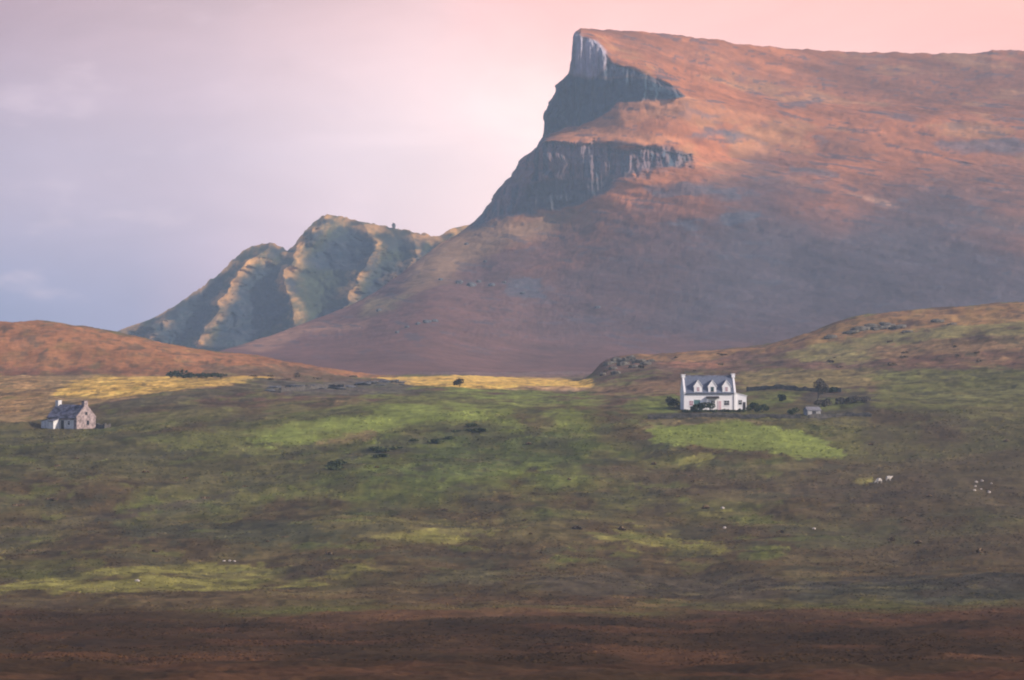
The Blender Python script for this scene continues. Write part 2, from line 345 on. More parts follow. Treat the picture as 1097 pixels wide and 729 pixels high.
patch([(300, 664), (480, 640), (720, 640), (740, 652), (520, 656), (330, 672)], (.115, .060, .032), .45, 2, 1.5, .5)
patch([(740, 655), (1300, 640), (1300, 672), (1000, 668), (760, 664)], (.085, .045, .028), .5, 2, 1.6, .5)
patch([(870, 728), (1000, 716), (1300, 722), (1300, 760), (860, 760)], (.11, .050, .028), .5, 2, 1.6)
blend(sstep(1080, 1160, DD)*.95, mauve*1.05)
n_d = fbm(GX/3.6+3, GY/9, oct=4); n_e = fbm(GX/16+31, GY/22+7, oct=5)
midm = sstep(330, 380, DD)*(1-.6*sstep(900, 1000, DD))
col *= (1-.36*sstep(.25, .45, n_d)*midm)[..., None]
col *= (1+.36*sstep(.25, .5, -n_d)*midm)[..., None]
blend(sstep(.30, .55, n_e)*midm*.4, (.075, .058, .040)); blend(sstep(.38, .62, -n_e)*midm*.4, (.17, .145, .06))
blend(sstep(900, 1000, DD)*(1-sstep(1090, 1130, DD))*sstep(.1, .6, n_d+.5*n_e)*.6, (.11, .085, .055))
n_f = fbm(GX/6.5+11, GY/7+5, oct=5, gain=.6); n_g = fbm(GX/11+51, GY/16+2, oct=5, gain=.6)
blend(sstep(.42, .52, n_f)*midm*.55, (.050, .042, .026)); blend(sstep(.42, .52, -n_f)*midm*.38, (.125, .108, .045))
blend(sstep(.45, .53, n_g)*midm*sstep(400, 470, DD)*.6, (.062, .060, .034)); blend(sstep(.52, .60, -n_g)*midm*sstep(400, 500, DD)*.35*sstep(1000, 800, gx)[None], green*.9)
patch([(690,459), (740,456), (800,453), (850,459), (885,472), (908,489), (880,493), (830,486), (760,482), (700,472)], green*1.25, .75, 1.2, .8)
patch([(270, 466), (340, 447), (430, 432), (500, 430), (490, 445), (440, 456), (370, 468), (300, 474)], green*1.1, .55, 2, 1.5, .6)
patch([(930, 440), (1300, 440), (1300, 610), (860, 600), (900, 520)], (.085, .064, .038), .45, 6, 2)
blend((1-sstep(330, 372, DD+n_a*10))*sstep(.15, .5, n_e+.3*n_c)*.5, (.105, .052, .026)); blend((1-sstep(300, 330, DD))*sstep(.1, .5, -n_e+.2*n_b)*.5, (.036, .026, .014))
col *= (1-.04*midm*(1-sstep(820, 900, DD)))[..., None]
col *= (1+.20*n_a+.14*n_b)[..., None]
col = np.clip(col, .012, .8)
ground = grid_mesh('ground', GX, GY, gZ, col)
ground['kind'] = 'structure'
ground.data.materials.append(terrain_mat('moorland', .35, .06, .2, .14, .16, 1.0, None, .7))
print('ground', len(ground.data.vertices))

# ------------------------------------------------------------------ MOUNTAIN
mx = stitched((150, 500, 2.0), (500, 574, 1.0), (574, 624, .3), (624, 760, .9), (760, 1120, 1.5), (1120, 1900, 5))
def I(*p): p = np.array(p, float); return np.interp(mx, p[:, 0], p[:, 1])
crest = I((150,404),(200,392),(228,378),(250,372),(290,360),(330,345),(365,332),(400,315),(440,285),(470,262),(492,250),(510,238),(525,216),(545,191),(560,171),(576,157),(582,145),(586,119),(592,108),(597,94),(610,79),(613.5,60),(614.6,36),(617,33),(622,31),(655,31.5),(690,34),(725,38),(760,42),(800,48),(840,52),(900,55),(960,57),(1046,57.5),(1062,54),(1097,54),(1300,48),(1900,70))
crestD = I((150,1650),(228,1720),(330,1900),(400,2000),(470,2100),(512,2200),(614,2260),(760,2330),(900,2430),(1900,2600))
cb_y = I((150,330),(512,240),(545,229),(575,226),(600,222),(625,212),(640,203),(680,190),(740,183),(800,190),(900,200),(1900,210))      # foot of lower cliff
ct_y = I((150,300),(512,190),(560,168),(585,152),(612,153),(650,158),(700,160),(735,163),(760,168),(900,170),(1900,180))               # top of lower cliff
lb_y = I((150,290),(512,180),(560,160),(585,149),(612,139),(630,131),(655,119),(662,111),(700,108.5),(735,104),(760,112),(900,130),(1900,140)) # foot of upper cliff
lt_y = I((150,200),(585,60),(612,40),(622,38),(636,44),(648,56),(656,66),(690,78),(718,92),(735,101),(760,100),(900,110),(1900,120))     # top of upper cliff
cbD = I((150,1850),(512,2125),(600,2090),(680,2075),(740,2070),(900,2060),(1900,2060))
ctD = cbD + I((150,10),(512,14),(700,14),(740,22),(800,60),(1900,70))
lbD = I((150,2100),(512,2190),(600,2185),(614,2186),(660,2160),(735,2128),(800,2175),(900,2190),(1900,2200))
ltD = lbD + I((150,10),(600,14),(700,14),(735,14),(800,45),(900,60),(1900,70))
K = [(412+0*mx, 1290+0*mx), (403+0*mx, 1420+0*mx), (388+0*mx, 1640+0*mx), (350+0*mx, 1800+0*mx),
     (350+(cb_y-350)*.5, 1800+(cbD-1800)*.58), (cb_y, cbD), (ct_y, ctD), (lb_y-1, lbD), (lt_y, ltD), (crest, crestD)]
ky = np.array([np.maximum(k[0], crest + (.8*(len(K)-1-i))) for i, k in enumerate(K)])
kd = np.array([np.minimum(k[1], crestD-6*(len(K)-1-i)) for i, k in enumerate(K)])
# soft corner of the crest for columns left of the cliffs
for i in range(1, len(K)-1):
    fr = (408-ky[i])/(408-crest); lim = 1350+(crestD-1350)*np.clip(fr, 0, 1)**.8
    m_ = sstep(585, 400, mx); kd[i] = kd[i]*(1-m_)+lim*m_
def smooth_cols(a, wd):
    g = np.arange(mx[0], mx[-1], .5); v = np.interp(g, mx, a); k = np.exp(-.5*(np.arange(-int(wd*6), int(wd*6)+1)/(wd*2))**2); k /= k.sum(); p = len(k)//2
    return np.interp(mx, g, np.convolve(np.pad(v, p, mode='edge'), k, mode='valid'))
soft_ = sstep(560, 500, mx)
for i in range(len(K)):
    kd[i] = smooth_cols(kd[i], 13)
    if 0 < i < len(K)-1:
        m_ = sstep(618, 640, mx); ky[i] = ky[i]*(1-m_)+smooth_cols(ky[i], 4)*m_
        m_ = np.maximum(sstep(570, 500, mx), sstep(725, 800, mx)); ky[i] = ky[i]*(1-m_)+smooth_cols(ky[i], 12)*m_
    else:
        m_ = sstep(495, 440, mx); ky[i] = ky[i]*(1-m_)+smooth_cols(ky[i], 9)*m_
crest = ky[-1]; crestD = kd[-1]
seg = [5, 12, 30, 50, 50, 62, 30, 70, 34]
ts = np.concatenate([i+np.arange(n)/n for i, n in enumerate(seg)]+[[len(K)-1]])
TY = pchip(np.arange(len(K)), ky, ts); TD = pchip(np.arange(len(K)), kd, ts)
TX = np.repeat(mx[None], len(ts), 0)
# the far side of the mountain
bk = [(15, 2), (45, 14), (95, 50), (170, 100), (270, 160), (620, 260)]
cz = zof(crest, crestD)
WX = (TX-CX)/F*TD; WY = TD.copy(); WZ = zof(TY, TD)
bX = []; bY = []; bZ = []
for a, dr in bk:
    D_ = crestD+a; bX.append((mx-CX)/F*crestD); bY.append(D_); bZ.append(np.maximum(cz-dr, -30) if a < 500 else -30+0*mx)
WX = np.vstack([WX, bX]); WY = np.vstack([WY, bY]); WZ = np.vstack([WZ, bZ])
TXa = np.vstack([TX]+[mx[None]]*len(bk)); TYa = np.vstack([TY]+[crest[None]]*len(bk)); tt = np.concatenate([ts, [len(K)-1+.1*i for i in range(1, len(bk)+1)]])[:, None]+0*WX
nA = fbm(WX/60, WZ/30, WY/60, oct=5); nB = fbm(WX/18+5, WZ/10, WY/18, oct=4); nC = fbm(WX/130+2, WZ/60, WY/130, oct=4)
qx, qy = TXa+nB*5, TYa+nA*5
def mp_(P, soft=3, x=None, y=None): return sstep(-soft, soft, poly_sd(P, qx if x is None else x, qy if y is None else y))
upper_face = mp_([(590,30),(617,35),(634,42),(645,54),(655,68),(690,79),(718,92),(735,103),(722,107),(662,110),(654,119),(628,132),(606,140),(582,150),(560,140)], 1.5, TXa+nB*1.2, TYa+nB*1.6)
lower_face = sstep(0,1,1)*mp_([(500,240),(540,180),(580,148),(606,152),(650,157),(700,159),(738,164),(742,178),(700,184),(670,192),(640,206),(625,218),(600,224),(560,228),(512,240)], 4.5, TXa+nB*6, TYa+nB*6+nA*3)
strips = [[(738,196),(800,203),(790,212),(745,210),(700,206)], [(690,200),(735,199),(745,206),(700,212)], [(830,108),(880,105),(878,112),(836,116)], [(995,152),(1150,148),(1150,163),(1050,164),(1004,158)],
          [(745,138),(790,141),(815,150),(780,149),(735,146)], [(740,120),(775,124),(760,128)], [(1097,125),(1300,120),(1300,130),(1060,130)], [(850,180),(900,186),(895,190),(845,186)], [(540,300),(580,296),(582,318),(545,318)], [(700,240),(760,236),(740,246)], [(930,120),(985,127),(960,129)],[(775,228),(815,226),(812,240),(770,240)]]
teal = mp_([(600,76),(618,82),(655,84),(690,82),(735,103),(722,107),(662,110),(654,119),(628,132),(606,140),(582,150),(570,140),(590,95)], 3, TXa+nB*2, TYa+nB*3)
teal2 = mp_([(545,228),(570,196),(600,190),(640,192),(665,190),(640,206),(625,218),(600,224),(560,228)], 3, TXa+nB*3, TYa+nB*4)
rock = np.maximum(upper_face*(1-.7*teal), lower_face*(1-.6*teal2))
strip_m = 0*rock
for s in strips: strip_m = np.maximum(strip_m, mp_(s, 2.5, TXa+nB*9, TYa+nB*4))
rock = np.maximum(rock, strip_m*.6)
slopeok = sstep(1.5, 3, tt)
rock = np.maximum(rock, .3*sstep(.50, .75, nB+.35*nA)*slopeok*sstep(500, 560, TXa))
# relief: columns and gullies on cliffs, hummocks and terraces on slopes
colm = ridged(WX/7.0, WY/30, WZ/60, oct=4)
cl_ = np.maximum(upper_face, lower_face)
gul = ridged((WX+.9*WZ)/26+.4*nA, WZ/70, WY/90, oct=4)-.8
terr_ = fbm((WX-.4*WZ)/150, (WZ+.20*WX)/11, WY/300, oct=4)
disp = slopeok*(1-cl_)*(gul*1.2+terr_*3.6) + cl_*(colm-.8)*4.2 + slopeok*(1-cl_)*(nC*9+nA*3.6+nB*1.3) + cl_*nB*2.5
hfade = sstep(-18, 5, WZ)*(tt < len(K)-1+.05)
crestfade = 1-.8*sstep(.5, 1, tt-(len(K)-2))*(tt <= len(K)-1)
WY = WY + disp*hfade*crestfade
WZ = WZ + hfade*sstep(.9, 1, tt-(len(K)-2))*fbm(WX/14, 0*WX, oct=4)*1.1*sstep(505, 520, TXa)
left_edge = sstep(625, 600, TXa)*sstep(505, 520, TXa)
WX = WX + left_edge*(fbm(WZ/11, WY/40, oct=4)*3.2)*sstep(70, 90, WZ)
terr = np.abs(perlin(WX/160, WZ/9+nA*.5))
WZ = WZ + slopeok*(1-cl_)*(nB*.7*crestfade + fbm(WX/5, WY/5, WZ/5, oct=3)*.45*np.minimum(crestfade+.3, 1))*hfade
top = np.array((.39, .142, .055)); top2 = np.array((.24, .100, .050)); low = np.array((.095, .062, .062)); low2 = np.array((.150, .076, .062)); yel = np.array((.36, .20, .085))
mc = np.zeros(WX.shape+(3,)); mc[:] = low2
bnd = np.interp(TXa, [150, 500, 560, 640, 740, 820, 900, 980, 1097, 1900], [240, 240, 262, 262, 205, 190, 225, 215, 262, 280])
s_ = sstep(44, -40, TYa-bnd+nA*20+nC*18)  # painted light: sunlit upper slope against shaded lower slope
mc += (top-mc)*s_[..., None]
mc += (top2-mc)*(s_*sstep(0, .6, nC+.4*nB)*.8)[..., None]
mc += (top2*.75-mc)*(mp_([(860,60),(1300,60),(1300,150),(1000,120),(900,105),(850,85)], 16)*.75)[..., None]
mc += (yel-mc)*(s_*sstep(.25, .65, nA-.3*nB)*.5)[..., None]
mc += (low-mc)*((1-s_)*sstep(420, 700, TXa+nC*60)*sstep(390, 350, TYa+nA*14)*.85)[..., None]  # heather and scree tone, darkened to carry the lower slope's shade
mc += (np.array((.060,.066,.080))-mc)*(mp_([(900,240),(1010,190),(1300,190),(1300,350),(850,350),(700,350),(780,240)], 30)*.5)[..., None]  # soft bluish shade painted on the lower right slope
mc += (np.array((.30,.19,.10))-mc)*(mp_([(500,236),(620,225),(590,252),(540,262),(480,300),(430,320),(440,290),(470,262)], 9)*.75)[..., None]
mc += (np.array((.36,.20,.12))-mc)*(mp_([(250,372),(330,349),(400,342),(390,352),(330,358),(280,380)], 4)*.6)[..., None]
mc += (np.array((.24,.19,.09))-mc)*(mp_([(395,322),(445,316),(420,332),(385,338)], 4)*.7)[..., None]
mc += (np.array((.47,.20,.085))-mc)*(mp_([(583,151),(612,139),(632,131),(656,118),(664,110),(735,106),(800,118),(840,130),(770,132),(700,128),(660,135),(740,150),(700,156),(620,152)], 4)*.75)[..., None]
mc += (np.array((.48,.28,.17))-mc)*(mp_([(910,205),(940,210),(965,220),(950,219)], 2.5)*.7)[..., None]
st2 = fbm((WX+.5*WZ)/22, (WZ+.18*WX)/3.2, WY/60, oct=4)
st1 = fbm((WX+1.2*WZ)/70, (WZ+.28*WX)/7, WY/200, oct=4)
mc *= (1+.13*nA+.08*nB+.34*st1*(.4+.6*s_)+.12*st2)[..., None]
mc += (np.array((.075,.065,.075))-mc)*(.7*sstep(.42,.7,st2+.3*st1)*slopeok)[..., None]
lowpale = np.clip(lower_face-teal2, 0, 1)*sstep(.5, 1.3, ridged(WX/6, WZ/30+.4*nB, WY/60, oct=4)+.4*nA)*.75; rock = rock*(1-lowpale)
mc += (np.array((.17,.16,.195))-mc)*lowpale[..., None]
prow = mp_([(612,30),(622,38),(640,44),(650,56),(652,70),(640,84),(612,80)], 2.5, TXa+nB*2, TYa+nB*3); rock = rock*(1-.7*prow)
mc += (np.array((.33,.30,.34))*(.8+.5*ridged(WX/5, WZ/24, oct=3))[..., None]-mc)*prow[..., None]
mc += (np.array((.008,.048,.070))-mc)*np.maximum(teal*upper_face, teal2*.8)[..., None]  # blue-teal shade of the cliff faces painted into their colour
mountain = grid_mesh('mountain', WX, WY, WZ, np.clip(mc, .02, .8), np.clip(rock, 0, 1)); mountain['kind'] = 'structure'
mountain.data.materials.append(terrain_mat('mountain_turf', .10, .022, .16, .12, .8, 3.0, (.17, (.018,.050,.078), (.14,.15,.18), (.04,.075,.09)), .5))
print('mountain', len(mountain.data.vertices))

# ------------------------------------------------------------------ LEFT HILL of crags and grassy spurs
hx = stitched((-100, 110, 10), (110, 560, 1.2), (560, 700, 8))
hc = (1.5*np.interp(hx, [200,280,300,350,372,400,470], [0,1,0,1,0,0,0])*0 - 3.4*np.abs(fbm(hx/11, 0*hx, oct=4))*sstep(150,220,hx)*sstep(500,470,hx)+1.6)+np.interp(hx, [-100,60,110,130,150,170,190,215,232,245,258,270,280,292,302,308,316,323,330,338,345,352,360,368,380,400,420,440,460,470,478,486,500,512,560,700], [392,380,362,352,345,337,325,308,295,283,270,263,261,259,264,268,262,252,244,236,232,229.5,230,232,235,239,243,247,252,253,247,243,240,238,250,330])
ht = np.concatenate([np.linspace(0, 1, 190), [1.03, 1.08, 1.2, 1.5]])
HX_, HT = np.meshgrid(hx, ht); cr = np.repeat(hc[None], len(ht), 0)
HYI = 400+(cr-400)*np.minimum(HT, 1)**1.0
HD = 2500+np.minimum(HT, 1)*(400-cr)*1.5
wx = (HX_-CX)/F*HD; wz = zof(HYI, HD)
hn = fbm(wx/45, wz/30, HD/60, oct=5); hn2 = fbm(wx/14, wz/9, HD/30, oct=4)
ax, ay = HX_+hn*6, HYI+hn2*4
spurs = [([(292,259),(262,290),(246,318),(224,350),(205,402)], 44, 10), ([(352,230),(322,262),(308,295),(316,340),(300,402)], 48, 10), ([(385,236),(404,262),(390,290),(372,325),(350,402)], 34, 10), ([(130,352),(180,345),(160,370)], 30, 12), ([(440,247),(450,275),(420,310),(400,402)], 26, 11), ([(486,243),(480,262)], 14, 10), ([(318,262),(300,280),(280,284)], 16, 8)]
rel = 0*HX_
for P, A, wd in spurs: rel = np.maximum(rel, A*np.exp(-(line_d(P, ax+1.5*hn2, ay)/wd)**.9))
tfade = sstep(1.0, .82, HT)
HD2 = HD - rel*(.25+.75*tfade)*(HT <= 1) + (hn*8+(ridged((wx+wz)/24+.3*hn, (wz-.5*wx)/30, oct=5)-.8)*6+hn2*1.5)*(.1+.9*tfade)
HD2 = HD2 + np.where(HT > 1, (HT-1)*900, 0); wz = np.where(HT > 1, wz-(HT-1)*260, wz)+np.where(HT <= 1, hn2*1.0, 0)*(.35+.65*tfade)
def hp(P, soft=3): return sstep(-soft, soft, poly_sd(P, HX_+hn2*5, HYI+hn*6))
hr = 0*HX_  # dark crag faces: rock, with their shade put into the colour
for P, a in [([(150,352),(185,327),(215,306),(240,290),(236,318),(215,355),(190,372),(130,372)], 1), ([(262,287),(288,282),(312,286),(318,312),(302,346),(265,370),(228,370),(243,330)], 1),
             ([(350,262),(375,243),(398,252),(408,272),(402,290),(372,292),(335,285),(338,272)], 1), ([(320,350),(400,302),(440,280),(470,264),(430,310),(350,352)], .85),
             ([(322,262),(348,231),(358,233),(330,264)], .9), ([(326,280),(366,240),(372,243),(334,284)], .55), ([(405,250),(436,249),(462,260),(450,270),(415,266)], .6),
             ([(282,261),(300,262),(306,272),(288,275)], .7), ([(400,285),(440,272),(430,292),(390,306)], .5)]:
    hr = np.maximum(hr, hp(P, 2.2)*a)
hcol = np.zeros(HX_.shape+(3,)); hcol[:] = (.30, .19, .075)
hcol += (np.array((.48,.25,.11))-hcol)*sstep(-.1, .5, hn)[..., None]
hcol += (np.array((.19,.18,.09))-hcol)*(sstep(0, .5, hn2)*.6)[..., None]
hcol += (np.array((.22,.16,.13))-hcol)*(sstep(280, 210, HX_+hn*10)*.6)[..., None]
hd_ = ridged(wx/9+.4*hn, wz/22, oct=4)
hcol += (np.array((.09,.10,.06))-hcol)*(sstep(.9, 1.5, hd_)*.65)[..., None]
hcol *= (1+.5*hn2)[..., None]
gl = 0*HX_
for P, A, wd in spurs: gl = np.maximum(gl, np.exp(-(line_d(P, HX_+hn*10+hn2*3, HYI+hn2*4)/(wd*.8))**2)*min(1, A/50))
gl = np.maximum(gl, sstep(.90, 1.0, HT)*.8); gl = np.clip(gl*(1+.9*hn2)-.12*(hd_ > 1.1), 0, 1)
hcol += (np.array((.045,.060,.034))*(1+.3*hn2)[..., None]-hcol)*(1-gl)[..., None]  # shade of the flanks put into the turf colour
hcol += (np.array((.60,.32,.10))-hcol)*(gl*sstep(-.3, .3, hn2+.5*hn)*.75)[..., None]  # sunlit gold on spurs and crest painted over the grass
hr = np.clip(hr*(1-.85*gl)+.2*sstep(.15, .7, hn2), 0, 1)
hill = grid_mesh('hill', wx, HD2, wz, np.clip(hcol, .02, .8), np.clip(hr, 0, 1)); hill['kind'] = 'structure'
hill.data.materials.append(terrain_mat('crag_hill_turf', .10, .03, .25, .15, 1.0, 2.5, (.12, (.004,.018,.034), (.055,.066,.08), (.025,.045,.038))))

# ------------------------------------------------------------------ builders for things
def tag(o, label=None, cat=None, group=None, kind=None):
    if label: o['label'] = label
    if cat: o['category'] = cat
    if group: o['group'] = group
    if kind: o['kind'] = kind
    return o
def empty(name, loc, rz=0.0):
    o = bpy.data.objects.new(name, None); sc.collection.objects.link(o); o.location = loc; o.rotation_euler = (0, 0, rz); o.empty_display_size = .3; return o
class MB:
    def __init__(s): s.v = []; s.f = []
    def add(s, v, f): k = len(s.v); s.v += [tuple(p) for p in v]; s.f += [tuple(i+k for i in q) for q in f]; return s
    def box(s, x0, x1, y0, y1, z0, z1):
        return s.add([(x, y, z) for x in (x0, x1) for y in (y0, y1) for z in (z0, z1)], [(0,1,3,2), (4,6,7,5), (0,4,5,1), (2,3,7,6), (0,2,6,4), (1,5,7,3)])
    def extrude_x(s, prof, x0, x1):      # profile in (y, z), counter-clockwise seen from +x
        n = len(prof); v = [(x0, y, z) for y, z in prof]+[(x1, y, z) for y, z in prof]
        return s.add(v, [tuple(range(n))[::-1], tuple(range(n, 2*n))]+[(i, (i+1) % n, n+(i+1) % n, n+i) for i in range(n)])
    def extrude_y(s, prof, y0, y1):      # profile in (x, z)
        n = len(prof); v = [(x, y0, z) for x, z in prof]+[(x, y1, z) for x, z in prof]
        return s.add(v, [tuple(range(n)), tuple(range(n, 2*n))[::-1]]+[(i, n+i, n+(i+1) % n, (i+1) % n) for i in range(n)])
    def tube(s, pts, rad, n=6):
        k = len(s.v); rings = []
        for i, (p, r) in enumerate(zip(pts, rad)):
            p = Vector(p); a = Vector(pts[max(i-1, 0)]); b = Vector(pts[min(i+1, len(pts)-1)]); d = (b-a).normalized()
            q = d.to_track_quat('Z', 'Y')
            rings.append([p+q@Vector((math.cos(2*math.pi*j/n)*r, math.sin(2*math.pi*j/n)*r, 0)) for j in range(n)])
        v = [x for rg in rings for x in rg]; f = [tuple(range(n))[::-1], tuple((len(rings)-1)*n+j for j in range(n))]
        for i in range(len(rings)-1):
            for j in range(n): f.append((i*n+j, i*n+(j+1) % n, (i+1)*n+(j+1) % n, (i+1)*n+j))
        return s.add(v, f)
    def build(s, name, mat, parent=None, smooth=False, bevel=0):
        me = bpy.data.meshes.new(name); me.from_pydata(s.v, [], s.f)
        import bmesh
        bm = bmesh.new(); bm.from_mesh(me); bmesh.ops.recalc_face_normals(bm, faces=bm.faces); bm.to_mesh(me); bm.free()
        if smooth: me.polygons.foreach_set('use_smooth', np.ones(len(me.polygons), bool))
        me.materials.append(mat); me.update(); o = bpy.data.objects.new(name, me); sc.collection.objects.link(o)
        if parent: o.parent = parent
        if bevel:
            b = o.modifiers.new('edge', 'BEVEL'); b.width = bevel; b.segments = 1
        return o
def copy_tree(o, parent=None):
    c = o.copy(); sc.collection.objects.link(c)
    if parent: c.parent = parent
    for ch in o.children: copy_tree(ch, c)
    return c

harl = plain('white_harling', (.88, .88, .88), .04, 2.5, .9, .03)
stonew = plain('pinkish_rubble_stone', (.30, .24, .23), .5, 1.4, .95, .08)
whitew = plain('worn_whitewash', (.66, .66, .64), .2, 1.2, .95, .04)
slate = plain('blue_grey_slate', (.12, .14, .19), .3, 3.2, .7, .03, (1, 1, 3))
slate2 = plain('old_dark_slate', (.13, .13, .165), .75, .9, .8, .04, (1, 1, 2))
glass, t_, b_ = new_mat('window_glass'); b_.inputs['Base Color'].default_value = (.02, .024, .03, 1); b_.inputs['Roughness'].default_value = .08; b_.inputs['Specular IOR Level'].default_value = .6
pink_refl = plain('painted_pink_reflection', (.42, .25, .29), .1, 3, .25, 0, None, .5)  # pink window reflection painted as the pane's own colour
tealp = plain('teal_painted_wood', (.10, .20, .20), .1, 3, .5, 0)
framew = plain('white_painted_frame', (.82, .82, .82), .03, 5, .5, 0)
darkw = plain('dark_stained_wood', (.045, .04, .045), .2, 5, .7, .01)
redw = plain('red_clay_pots', (.30, .13, .08), .15, 4, .8, 0)
wallst = plain('lichened_drystone', (.085, .078, .068), .5, 1.2, .95, .12)
rockm = plain('grey_gabbro_rock', (.115, .105, .085), .5, .7, .95, .25)
rockd = plain('dark_blue_grey_rock', (.095, .098, .105), .4, .5, .95, .3)
pale = plain('pale_lichened_stone', (.46, .42, .37), .2, 2, .9, .05)
bark = plain('weathered_bark', (.07, .058, .05), .3, 4, .9, .04)
fleece = plain('sheep_fleece', (.48, .45, .40), .12, 8, .95, .03)
def leafmat(name, c, c2):
    m, t, b = new_mat(name); n = noise(t, .9, 4, .6)
    t.links.new(mix_rgb(t, map_range(t, n, .38, .62), c, c2), b.inputs['Base Color']); b.inputs['Roughness'].default_value = .8; return m
lf_dark = leafmat('dark_hedge_leaves', (.018, .03, .018), (.045, .06, .028)); lf_green = leafmat('green_garden_leaves', (.035, .05, .02), (.085, .10, .038))
lf_brown = leafmat('heather_and_gorse', (.040, .038, .026), (.085, .07, .042)); lf_pale = leafmat('pale_dry_heather', (.13, .09, .055), (.22, .16, .09)); lf_heath = leafmat('dry_heather_twigs', (.085, .06, .042), (.15, .10, .06)); lf_grey = leafmat('grey_bare_twigs', (.06, .055, .048), (.14, .12, .10))

def window(parent, x, z, w_, h_, y, pane_m=glass, frame_m=framew, bars=True):
    """white frame standing 3 cm proud of the wall at y, pane 2 cm behind its face, sill below"""
    f = MB(); b = .07
    f.box(x-w_/2-b, x-w_/2, y-.04, y+.02, z-h_/2-b, z+h_/2+b); f.box(x+w_/2, x+w_/2+b, y-.04, y+.02, z-h_/2-b, z+h_/2+b)
    f.box(x-w_/2, x+w_/2, y-.04, y+.02, z+h_/2, z+h_/2+b); f.box(x-w_/2, x+w_/2, y-.04, y+.02, z-h_/2-b, z-h_/2)
    if bars: f.box(x-w_/2, x+w_/2, y-.035, y-.005, z-.03, z+.03); f.box(x-.025, x+.025, y-.033, y-.007, z+.03, z+h_/2)
    fr = f.build('window', frame_m, parent)
    MB().box(x-w_/2, x+w_/2, y-.022, y-.003, z-h_/2, z+h_/2).build('pane', pane_m, fr)
    MB().box(x-w_/2-.12, x+w_/2+.12, y-.10, y+.01, z-h_/2-b-.09, z-h_/2-b-.003).build('sill', stonew if frame_m != framew else framew, fr)
    return fr

# ---- the white croft house
hx0, hy0, hz0 = HOUSE
S = hy0/F
wh = empty('white_house', (hx0, hy0, hz0-.05), R(4.0))
tag(wh, 'white two storey croft house with three gabled dormers and slate roof on the green moor', 'house')
x0, x1, dp, eh, rh = -6.6, 4.75, 6.4, 3.85, 7.35
MB().extrude_x([(0, -.6), (dp, -.6), (dp, eh), (dp/2, rh-.10), (0, eh)], x0, x1).build('wall', harl, wh)
# roof: two slate slopes between white gable skews
k_ = (rh-eh)/(dp/2); t = .14
rf = MB().extrude_x([(-.22, eh-.22*k_), (dp/2, rh), (dp+.22, eh-.22*k_), (dp+.22, eh-.22*k_+t), (dp/2, rh+t), (-.22, eh-.22*k_+t)], x0+.40, x1-.40).build('roof', slate, wh)
MB().extrude_x([(dp/2-.16, rh+.05), (dp/2+.16, rh+.05), (dp/2+.1, rh+.26), (dp/2-.1, rh+.26)], x0+.40, x1-.40).build('ridge_cap', slate2, rf)
for a, b in ((x0-.03, x0+.38), (x1-.38, x1+.03)):
    MB().extrude_x([(-.10, eh-.35), (0, eh-.35), (dp/2, rh-.25), (dp, eh-.35), (dp+.10, eh-.35), (dp+.10, eh+.12), (dp/2, rh+.42), (-.10, eh+.12)], a, b).build('gable_coping', framew, wh)
for xc, hh in ((x0+.20, 7.62), (x1-.20, 7.80)):
    c = MB().box(xc-.36, xc+.36, dp/2-.75, dp/2+.75, rh-.3, hh).box(xc-.43, xc+.43, dp/2-.82, dp/2+.82, hh+.003, hh+.13).build('chimney', harl, rf)
# dormers rise flush from the wall head
for i, (xd, pm) in enumerate(((-3.5, pink_refl), (-.38, tealp), (2.72, pink_refl))):
    hw, zt, zs = .88, 6.45, 5.20
    dd = dp/2*(zs-eh)/(rh-eh)
    d = MB().extrude_y([(xd-hw, eh-.4), (xd+hw, eh-.4), (xd+hw, zs), (xd, zt), (xd-hw, zs)], -.03, 2.3).build('dormer', harl, wh)
    r_ = MB()
    for sg in (-1, 1):
        r_.extrude_y([(xd, zt+.02), (xd+sg*(hw+.14), zs-.17), (xd+sg*(hw+.14), zs-.07), (xd, zt+.12)], .10, 2.45)
    r_.build('dormer_roof', slate, d)
    bg_ = MB()
    for sg in (-1, 1): bg_.extrude_y([(xd, zt+.0), (xd+sg*(hw+.17), zs-.22), (xd+sg*(hw+.17), zs-.03), (xd, zt+.19)], -.12, .095)
    bg_.build('bargeboard', framew, d)
    window(d, xd, 4.6, .52, .85, -.03, pm if i != 1 else glass, framew if i != 1 else tealp)
# ground floor
window(wh, -.25, 1.55, .85, .95, 0); window(wh, 2.75, 1.60, 1.15, .95, 0); window(wh, -5.0, 1.55, .8, 1.0, 0, pink_refl)
window(wh, -3.75, 1.75, 1.2, .9, 0, tealp, tealp)
cn = MB().extrude_x([(0, 2.62), (0, 3.06), (-.95, 2.74), (-.95, 2.60)], -1.7, 1.05).build('porch_canopy', darkw, wh)
for xx in (-1.55, .9): MB().box(xx-.06, xx+.06, -.86, -.74, -.1, 2.60).build('porch_post', framew, wh)
dr = MB().box(.78, 1.52, -.05, -.002, 0, 2.0).build('door', plain('pink_door_paint', (.62, .42, .45), .05, 3, .5, 0), wh)
MB().box(.86, .92, -.09, -.052, .95, 1.05).build('handle', darkw, dr)
